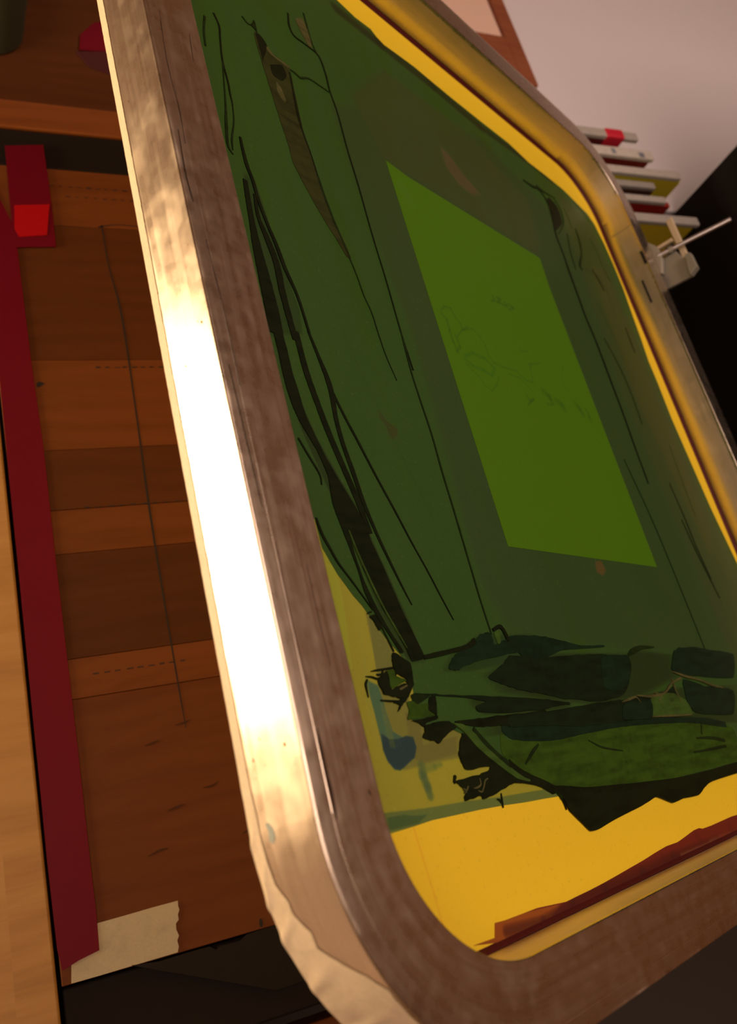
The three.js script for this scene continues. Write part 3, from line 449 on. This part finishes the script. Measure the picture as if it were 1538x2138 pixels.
for (const l of [[[120.1,93.5,0.4],[121.3,92.4,0.8],[123.7,94.0,0.6]], [[127.3,92.6,0.5],[130.4,92.7,0.9],[133.2,93.8,0.6],[133.5,96.3,0.5]], [[130.1,91.3,0.6],[132.4,90.5,0.8],[135.2,92.6,0.7],[137.2,94.8,0.6],[139.8,95.5,0.5]], [[120.1,91.6,0.5],[121.5,91.9,0.8]]]) ink('dry_crack', 'tan', ribbon(l), 0.0008);
ink('squeegee_ridge', 'light', smooth([[125.6,121.4],[131.4,120.8],[136.5,118.6],[140.2,115.2],[144.1,110.3],[152.0,103.9],[165.1,94.2],[173.3,91.2],[172.7,90.2],[163.3,92.7],[153.9,98.5],[144.9,104.6],[137.8,110.3],[131.5,117.4]], 3), 0.0007);
line('green', [[139.8,118.1,2],[143.1,113.7,3],[151.1,105.8,3.5],[162.9,97.3,3.5],[173.8,92.1,3]], 0.0006);
line('black', [[117.3,152.1,2],[128.0,153.4,2.4],[140.2,155.0,2.2],[155.2,157.4,2.6],[162.4,160.3,3]], 0.0006);
// dark pools along the end of the pull
clot('teal', [[134.1,146.6],[138.3,150.9],[144.1,153.5],[155.2,157.4],[168.8,163.2],[174.7,164.7],[178.5,163.3],[178.5,157.9],[192.9,161.4],[203.6,162.8],[217.5,163.2],[225.7,161.0],[223.4,157.2],[210.4,155.4],[182.6,152.3],[151.8,148.4],[140.3,145.4]], 0.0004, 0.8);
ink('ink_ring', 'black', ribbon([[180.9,165.8,1.6],[189.2,167.6,2.4],[192.0,162.8,2.6],[192.1,159.6,1.6]]), 0.0007); clot('light', [[181.2,164.5],[186.6,165.8],[184.8,159.4],[181.7,158.5]], 0.0006, 0.2);
clot('deep', [[189.5,151.9],[202.4,152.1],[217.8,150.8],[229.2,151.0],[256.5,151.9],[282.4,152.0],[306.3,151.3],[327.8,150.4],[327.7,144.2],[318.6,135.1],[301.7,126.4],[272.4,123.9],[248.5,126.0],[229.1,128.0],[203.9,131.9],[187.5,134.7],[174.5,137.8],[164.7,141.5],[179.5,147.2]], 0.0004, 0.8);
clot('teal', [[193.8,162.2],[210.2,163.3],[232.0,162.7],[248.3,160.5],[272.9,157.3],[296.8,157.7],[298.6,156.6],[246.3,154.9],[229.3,151.3],[202.1,151.6]], 0.0004, 0.6);
line('green', [[329.2,151.1,2],[338.0,153.6,4],[351.7,155.8,3],[372.8,156.1,1]]);
clot('teal', [[291.1,149.8],[327.5,150.1],[318.1,135.2],[302.1,129.2],[281.3,131.6]], 0.0005, 0.6);
clot('deep', [[102.6,136.2],[118.3,135.1],[131.5,134.2],[161.9,132.1],[191.7,130.1],[212.9,128.1],[234.1,125.5],[234.6,124.2],[222.2,124.0],[198.6,123.2],[167.3,123.7],[148.8,125.2],[146.9,127.9],[155.9,129.8],[141.3,132.3],[119.6,134.4]], 0.0004, 0.5);
clot('black', [[127.7,122.2],[145.6,122.4],[166.7,122.6],[191.2,122.2],[205.2,123.0],[208.1,122.1],[204.3,115.9],[187.7,116.1],[154.7,118.2],[143.7,118.6],[129.8,121.2]], 0.0005, 0.5);
clot('deep', [[173.0,121.8],[204.7,122.2],[249.5,123.0],[282.3,123.7],[306.5,123.3],[330.1,124.6],[368.0,126.0],[381.3,128.6],[381.2,118.7],[363.6,112.7],[330.1,112.8],[290.2,111.4],[241.9,111.8],[204.2,114.7],[170.1,116.5]], 0.0006, 0.8);
clot('teal', [[299.5,121.3],[336.9,121.0],[329.1,110.6],[290.6,111.9]], 0.0009, 0.8); clot('light', [[341.5,124.1],[375.2,124.3],[392.0,118.2],[394.7,109.0],[366.1,109.5],[329.0,111.6]], 0.0008, 0.8);
clot('teal', [[402.8,152.2],[415.2,155.5],[442.6,155.9],[467.1,154.2],[519.8,150.1],[498.9,131.3],[431.4,134.2],[399.6,136.2],[388.2,141.1]], 0.0005, 1.0); clot('teal', [[401.2,132.9],[434.4,127.0],[487.9,121.4],[469.0,104.4],[402.2,109.4],[394.1,118.0]], 0.0005, 1.0);
for (const l of [[[296.7,122.2,0.6],[306.5,123.3,1.6],[318.1,124.0,1],[321.3,120.9,0.6]], [[319.1,125.2,0.8],[341.2,123.7,1.8],[363.2,125.3,1.4],[377.5,130.5,1.2],[397.5,134.0,1.6]], [[388.0,138.4,1],[405.4,134.9,1.8],[428.8,131.5,1.6],[449.2,126.9,1.6],[468.4,124.2,1]], [[346.8,125.6,0.8],[355.3,123.5,1.2],[348.5,120.4,0.8]], [[381.8,134.0,1],[381.1,125.9,1.6],[382.5,117.7,0.8]], [[330.7,111.3,0.8],[366.3,109.7,1.2],[392.2,108.7,1]]]) ink('dry_crack', 'tan', ribbon(l), 0.0010);
ink('ink_pool', 'pool', smooth([[161.0,114.6],[166.8,110.4],[240.1,109.2],[294.7,108.2],[392.1,103.8],[459.0,95.4],[448.3,73.7],[393.7,73.1],[331.6,73.8],[271.0,77.9],[226.7,81.1],[203.9,84.6],[192.3,84.9],[183.1,88.3],[174.5,92.5],[166.1,96.5],[161.5,100.6],[157.4,105.6]], 4), 0.0001);
line('teal', [[163.4,117.0,4],[169.1,114.6,7],[202.0,111.1,8],[240.8,110.2,5],[289.2,110.1,4],[388.9,105.4,4],[423.2,101.7,5],[448.3,98.0,4]], 0.0002);
line('green', [[242.6,104.0,0.6],[254.7,99.4,1.2],[277.7,95.2,0.6]]); line('green', [[174.3,98.4,1],[184.7,103.7,2],[191.3,106.4,1]]); line('green', [[386.8,93.6,1],[412.7,91.5,2.4],[434.7,87.9,2]]); line('green', [[404.8,102.9,1],[398.3,95.4,2]]); line('green', [[374.1,85.3,1],[405.5,84.6,2],[433.4,84.3,2]], 0.0004);
line('black', [[160.4,100.7,3],[166.0,96.2,3.6],[174.3,92.0,3.6],[187.2,86.8,4],[193.1,84.0,4]], 0.0006); line('black', [[145.7,96.0,2],[157.4,93.2,3],[169.9,90.7,2],[181.6,87.9,2.4],[191.3,83.2,2.4]], 0.0006); line('light', [[159.7,97.5,2],[164.7,93.9,2.4],[170.3,91.4,1.2]], 0.0007);
ink('ink_flap', 'black', smooth([[190.4,85.9],[203.9,84.5],[226.6,81.0],[270.8,77.7],[331.4,73.6],[393.1,72.5],[446.4,72.1],[447.2,65.6],[385.8,65.5],[370.4,63.4],[356.3,60.3],[334.2,61.4],[317.9,60.9],[310.4,63.3],[298.6,66.8],[277.3,64.7],[243.1,62.5],[221.0,60.6],[214.3,61.2],[209.9,64.9],[201.4,72.4],[199.2,76.2],[196.6,81.3]], 4, 0.2), 0.0009);
line('black', [[196.9,79.7,0.6],[198.2,77.3,1.2],[198.5,73.6,0.5]], 0.0005); line('green', [[192.1,84.4,1],[195.7,82.1,1.6],[197.1,79.0,1]], 0.0008); line('black', [[147.4,88.1,0.5],[146.5,84.8,1],[145.8,81.9,0.8]]); line('black', [[143.0,86.0,0.5],[144.6,85.5,0.9],[145.6,83.9,0.6]]);
// clots in the far right corner
clot('black', [[517.5,616.3],[528.2,611.0],[529.2,599.5],[523.2,586.2],[502.0,569.4],[500.4,575.8],[508.6,592.7],[504.9,607.2]], 0.0004, 0.6); line('black', [[466.4,612.7,1.5],[484.4,613.9,3],[497.1,616.6,2],[506.2,609.3,2],[504.4,587.8,2.4],[495.8,559.5,2.6],[494.8,536.7,2.2],[492.0,515.0,3],[490.5,489.0,3],[488.5,466.0,3],[490.0,442.1,3],[489.2,415.6,3],[488.1,395.4,3],[487.1,366.7,2.6],[483.8,330.1,2.4],[481.7,296.2,2]], 0.0004);
line('green', [[529.0,623.5,1],[535.8,611.6,1.4],[530.9,592.8,1.6],[504.6,566.3,1]]); line('green', [[494.5,619.8,3],[505.5,619.4,3],[531.0,623.0,1]]); line('green', [[557.3,595.8,2],[555.0,581.1,3],[546.4,561.1,2],[526.8,535.8,3],[529.4,532.6,1]]);
for (const l of [[[586.4,485.1,1],[584.6,469.0,2],[584.2,455.0,1]], [[532.6,304.3,1],[536.0,268.0,2],[535.8,245.6,2],[540.3,215.2,1]], [[526.5,269.1,1],[531.1,240.7,2.4],[542.5,198.2,2]]]) line('green', l);

line('light', [[589.5,597.8,0.8],[593.6,580.9,1.6],[594.4,559.9,1.4],[600.0,545.4,0.8]], 0.0002); line('light', [[547.7,618.8,0.6],[549.0,605.6,1.2],[546.7,591.0,0.8]], 0.0002); line('light', [[584.7,644.6,1],[601.4,638.1,2],[612.8,627.2,1.2]], 0.00015);
line('green', [[558.0,545.4,1],[564.8,533.5,2.4],[567.4,522.9,1]]); line('green', [[527.5,576.4,0.8],[516.3,548.5,1.2],[511.2,526.7,0.8]]); line('green', [[514.1,449.7,0.8],[524.1,424.2,1.4],[527.2,399.6,1],[524.0,361.8,0.8]]);
line('green', [[449.0,313.0,0.8],[458.9,259.1,1.3],[463.0,191.0,1.2],[464.4,141.7,0.8]]); line('light', [[573.9,350.4,0.5],[569.1,314.8,1],[565.7,276.1,0.6]], 0.00015);
// red glue stain along the near margin
{
  const stainArt = art((g, M, c) => {
    g.fillStyle = '#6a2010'; g.fillRect(0, 0, c.width, c.height);
    fillSoft(g, M, [[96.5,52.7],[135.6,39.5],[155.4,37.8],[169.0,36.5],[151.3,31.0],[131.0,31.3],[88.8,36.3]], '#9a5a14', 0.75, 0.1);
    for (let i = 0; i < 120; i++) { const x = 40 + 560 * rnd(), y = 20 + 60 * rnd(); strokeSoft(g, M, [[x, y, 2 + 3 * rnd()], [x + 30 * rnd(), y - 4 + 8 * rnd(), 1]], rnd() < 0.55 ? '#451408' : '#7c2a18', 0.25); }
    strokeSoft(g, M, [[123.6,35.4,4],[152.4,32.8,4],[180.3,34.1,6],[212.7,33.5,7],[255.1,32.4,7],[296.6,32.5,7],[363.3,30.9,8]], '#3a0e08', 0.6);
    strokeSoft(g, M, [[306.4,33.5,2],[352.1,32.8,4],[385.6,31.0,4]], '#8a6a50', 0.4);
  });
  const st = lay([[99.9,35.8],[114.9,35.1],[117.6,40.1],[124.8,39.5],[135.4,39.2],[150.6,38.8],[165.0,37.3],[174.7,36.3],[185.5,36.5],[196.7,36.6],[212.6,37.0],[229.6,37.7],[244.7,38.4],[260.6,39.1],[275.9,40.1],[291.8,40.9],[307.5,40.5],[317.4,41.3],[334.3,42.9],[342.3,42.9],[347.2,41.8],[361.1,41.5],[397.4,41.7],[420.6,40.8],[406.3,28.5],[348.3,29.1],[329.6,30.1],[293.3,29.0],[252.0,28.7],[229.5,28.4],[201.8,29.4],[178.1,30.8],[164.9,30.0],[155.2,28.6],[144.7,28.8],[130.5,30.3],[114.1,33.4]], 0.0005, 0.00025);
  part('glue_stain', artUV(st), std({ map: stainArt, roughness: 0.45 }), printScreen).userData.label = 'broad dark red glue stain';
}
// slots and nicks in the far right rail
for (const [v0, y0, v1, y1, w] of [[551, 19.6, 523, 19.2, 2.2], [582, 29.6, 566, 30.0, 3.2]]) {
  const g = box(-0.0006, 0.0003, -w / 2000, w / 2000, -Math.hypot(v1 - v0, y1 - y0) / 2000, Math.hypot(v1 - v0, y1 - y0) / 2000, 0.0004); g.translate(W - BAR - 0.0002, (y0 + y1) / 2000, -(v0 + v1) / 2000); part('slot', g, blackHole, printScreen);
}
for (const [x, v, l] of [[0.6435, 0.620, 0.0055], [0.6275, 0.655, 0.0018]]) part('rivet_hole', new THREE.CylinderGeometry(0.0016, 0.0016, 0.0006, 20).scale(1, 1, l / 0.0016).translate(x + 0.003, H + 0.0001, -v), blackHole, printScreen);

// cream tape wrapped along the outer lower edge of the left rail and round the near corner
{
  const P = [], UV = [], I = [], rows = []; const top = D - RO - 0.01;
  const segs = path(), outer = segs[7][1].slice(); // left rail, walked from the far end
  const pts = [];
  for (let k = 0; k <= 260; k++) { const y = top + (RO - top) * k / 260; pts.push([0, y, -1, 0]); }
  for (let k = 1; k <= 150; k++) { const a = Math.PI + 0.5 * Math.PI * k / 150; pts.push([RO + RO * Math.cos(a), RO + RO * Math.sin(a), Math.cos(a), Math.sin(a)]); }
  for (let k = 1; k <= 40; k++) pts.push([RO + 0.2 * k / 40, 0, 0, -1]);
  let s = 0, last = null; const m = 14;
  const hs = [[-0.5, 4.9], [-0.02, 5.0], [0, 5.6], [0.016, 6.6], [0.022, 9.8], [0.026, 9.6], [0.033, 14], [0.038, 13.2], [0.042, 17], [0.05, 26], [0.056, 30.6], [0.5, 30.6]];
  const hAt = t => { for (let i = 1; i < hs.length; i++) if (t <= hs[i][0]) { const [a, b] = [hs[i - 1], hs[i]], f = (t - a[0]) / (b[0] - a[0]); return a[1] + (b[1] - a[1]) * f; } return 30.6; };
  pts.forEach((p, i) => {
    if (last) s += Math.hypot(p[0] - last[0], p[1] - last[1]); last = p;
    const t = s - (top - RO), h = (hAt(t) + 0.25 * (vnoise(s * 300, 3) - 0.5)) / 1000, wr = cl((t + 0.02) / 0.03);
    for (let k = 0; k <= m; k++) {
      const f = k / m, y = 0.0006 + (h - 0.0006) * f, fold = Math.pow(Math.abs(Math.sin(t * 190 + f * 2.2 + 1.5 * vnoise(t * 90, 9))), 8);
      const tuck = y < 0.001 ? 0.001 - Math.sqrt(Math.max(0, 0.001 ** 2 - (0.001 - y) ** 2)) : 0;
      const o = 0.0002 - tuck * 0.9 + wr * (1 - f) * (0.0006 * fold + 0.0006 * fbm(t * 120, f * 3 + 5, 3)) + 0.00012 * vnoise(t * 400, f * 9);
      P.push(p[0] + p[2] * o, y, -(p[1] + p[3] * o)); UV.push(y, s);
    }
  });
  for (let i = 0; i + 1 < pts.length; i++) for (let k = 0; k < m; k++) { const a = i * (m + 1) + k, b = a + m + 1; I.push(a, a + 1, b, a + 1, b + 1, b); }
  const g = new THREE.BufferGeometry(); g.setAttribute('position', new THREE.Float32BufferAttribute(P, 3)); g.setAttribute('uv', new THREE.Float32BufferAttribute(UV, 2)); g.setIndex(I); g.computeVertexNormals();
  const mt = creamTape.clone(); mt.side = THREE.DoubleSide;
  part('edge_tape', g, mt, printScreen).userData.label = 'crinkled cream tape along the outer lower edge';
}

// ---------------------------------------------------------------- hinge clamp on the right rail (built in the frame's axes)
{
  const c = thing('hinge_clamp', 'zinc hinge clamp with a shiny bolt gripping the right rail of the screen', 'clamp', [0.0738, 1.2171, 0.0814]);
  c.rotation.z = -0.456914;
  // outlines in the plane of the rail's outer side (along, up), pushed out sideways
  const plate = (pts, x, t, bevel = 0.0006) => sheet(pts, 0, t, bevel).applyMatrix4(new THREE.Matrix4().set(0, 1, 0, x, 0, 0, -1, 0, -1, 0, 0, 0, 0, 0, 0, 1));
  part('jaw', plate([[613.4,25.6],[606.1,32.0],[597.5,37.8],[589.6,39.3],[579.8,38.8],[563.5,33.1],[565.9,26.2],[576.9,23.7],[588.3,22.0]], 0.674, 0.006, 0.001), zinc, c);
  part('base_plate', plate([[569.5,24.9],[578.5,34.5],[583.2,37.5],[583.2,52.8],[571.4,56.2],[571.4,61.0],[569.5,66.0],[551.1,66.2],[546.7,57.7],[548.6,30.2],[553.4,26.9]], 0.682, 0.004), zinc, c);
  part('side_plate', plate([[624.1,55.1],[624.3,61.6],[570.8,61.2],[570.5,55.2]], 0.6865, 0.006), zincWarm, c);
  part('side_plate', plate([[570.5,61.0],[568.9,66.2],[550.4,66.5],[546.2,57.9],[552.6,57.5]], 0.676, 0.0055), zinc, c);
  part('cross_bar', plate([[599.5,36.3],[599.1,54.3],[595.4,54.7],[595.9,36.5]], 0.681, 0.004), zincWarm, c);
  part('bore', plate([[592.0,43.6],[593.9,53.9],[584.1,53.9],[584.7,44.6]], 0.6815, 0.0004, 0), blackHole, c);
  part('inner_face', plate([[582.9,37.3],[582.6,51.8],[570.9,55.3],[565.0,47.1],[571.1,41.3]], 0.6815, 0.0004, 0), zincWarm, c);
  const [bv, bw] = [[585.3,37.6]][0], A = [0.675, bw / 1000, -bv / 1000], dir = [0.22, 1, 0], at = t => [A[0] + dir[0] * t, A[1] + dir[1] * t, A[2]];
  part('bolt', rod(at(-0.002), at(0.075), 0.0024), chrome, c);
  part('nut', rod(at(0.010), at(0.014), 0.0042, 6), zinc, c);
}
// ---------------------------------------------------------------- white table at the right with squeegees, panel and cabinet
{
  const t = thing('white_table', 'white work table behind the raised screen carrying squeegees and a wooden panel', 'table', [1.2, 0, -1.2]);
  const white = std({ color: lin(0.82, 0.81, 0.86), roughness: 0.55 });
  part('table_top', box(-0.7, 1.1, 0.77, 0.8, -1.2, 0.475, 0.003), white, t);
  for (const [x, z] of [[-0.6, -1.1], [1.0, -1.1], [-0.6, 0.4], [1.0, 0.4]]) part('leg', box(x - 0.025, x + 0.025, 0, 0.77, z - 0.025, z + 0.025, 0.003), darkSteel, t);
  const p = thing('framed_board', 'brown wood framed pinkish board lying on the white table behind the screen', 'board', [0.784, 0.8, -0.93]);
  const brown = std({ map: palletWood, color: lin(0.34, 0.105, 0.045), roughness: 0.6 });
  part('rail', box(-0.024, 0, 0.0002, 0.012, -0.5, 0, 0.001), brown, p); part('rail', box(-0.34, -0.0241, 0.0002, 0.012, -0.093, 0, 0.001), brown, p);
  part('rail', box(-0.364, -0.3401, 0.0002, 0.012, -0.5, 0, 0.001), brown, p); part('rail', box(-0.34, -0.0241, 0.0002, 0.012, -0.5, -0.476, 0.001), brown, p);
  part('panel_face', box(-0.34, -0.0241, 0.001, 0.006, -0.476, -0.093, 0.0005), std({ color: lin(0.86, 0.62, 0.5), roughness: 0.7 }), p);
}
const cabinet = thing('dark_cabinet', 'black cabinet standing beside the white table at the right edge', 'cabinet', [1.2, 0, -0.42]);
part('carcass', box(-0.251, 0.25, 0, 1.36, -0.301, 0.3, 0.004), matte({ color: lin(0.010, 0.007, 0.005), roughness: 0.8 }), cabinet);
part('door', box(-0.24, 0.24, 0.03, 1.33, 0.3, 0.318, 0.002), std({ color: lin(0.014, 0.012, 0.010), roughness: 0.7 }), cabinet);

{
  const grey = k => std({ color: lin(0.50 * k, 0.48 * k, 0.44 * k), roughness: 0.6, map: tapeFibre });
  const rows = [
    ['squeegee with a red wrapped grip, farthest of the row on the white table', 0.836, -0.771, 0.013, 0.85, [0.12, 0.012, 0.010], 0.806],
    ['squeegee with a pale pinkish handle and thin dark red blade, second from the back', 0.848, -0.741, 0.015, 1.15, [0.17, 0.012, 0.010], 0.843],
    ['squeegee with a grey handle and long yellow green blade in the middle of the row', 0.882, -0.709, 0.012, 0.95, [0.62, 0.54, 0.03], 0.884],
    ['squeegee with a short dark grey handle and brown blade in front of the yellow one', 0.827, -0.685, 0.010, 0.62, [0.07, 0.03, 0.02], 0.827],
    ['squeegee with a broad red blade, second from the front of the row', 0.835, -0.662, 0.010, 0.8, [0.27, 0.012, 0.008], 0.845],
    ['squeegee with a mauve grey handle and wide yellow blade, nearest of the row', 0.875, -0.632, 0.013, 0.75, [0.56, 0.45, 0.02], 0.868],
  ];
  rows.forEach(([label, xr, z, d, k, col, bx], i) => {
    const q = thing('squeegee', label, 'squeegee', [xr - 0.08, 0.8, z], 'squeegees standing in a row on the white table');
    part('handle', box(-0.14, 0.08, 0.0775, 0.085, 0, d, 0.002), grey(k), q);
    const by = i === 4 ? [0.026, 0.078] : [0.0003, 0.078];
    part('blade', box(-0.135, bx - xr + 0.08, by[0], by[1], 0.002, d - 0.0003, 0.0006), std({ color: lin(...col), roughness: 0.5 }), q);
    if (i === 4) part('foot', box(-0.13, 0.04, 0.0003, 0.0262, 0.003, d - 0.003, 0.0006), grey(0.5), q);
    if (i === 0) part('grip_wrap', box(0.782 - xr + 0.08, 0.812 - xr + 0.08, 0.066, 0.0865, -0.0012, d + 0.0012, 0.003), std({ color: lin(0.55, 0.012, 0.035), roughness: 0.5 }), q);
    if (i === 1) { part('ink_smear', box(0.01, 0.017, 0.0848, 0.0852, 0.004, d - 0.002, 0.0001), std({ color: lin(0.2, 0.22, 0.24), roughness: 0.7 }), q); part('ink_smear', box(0.055, 0.064, 0.0848, 0.0852, 0.006, d - 0.001, 0.0001), std({ color: lin(0.15, 0.17, 0.22), roughness: 0.7 }), q); }
  });
}
renderer.render(scene, camera);
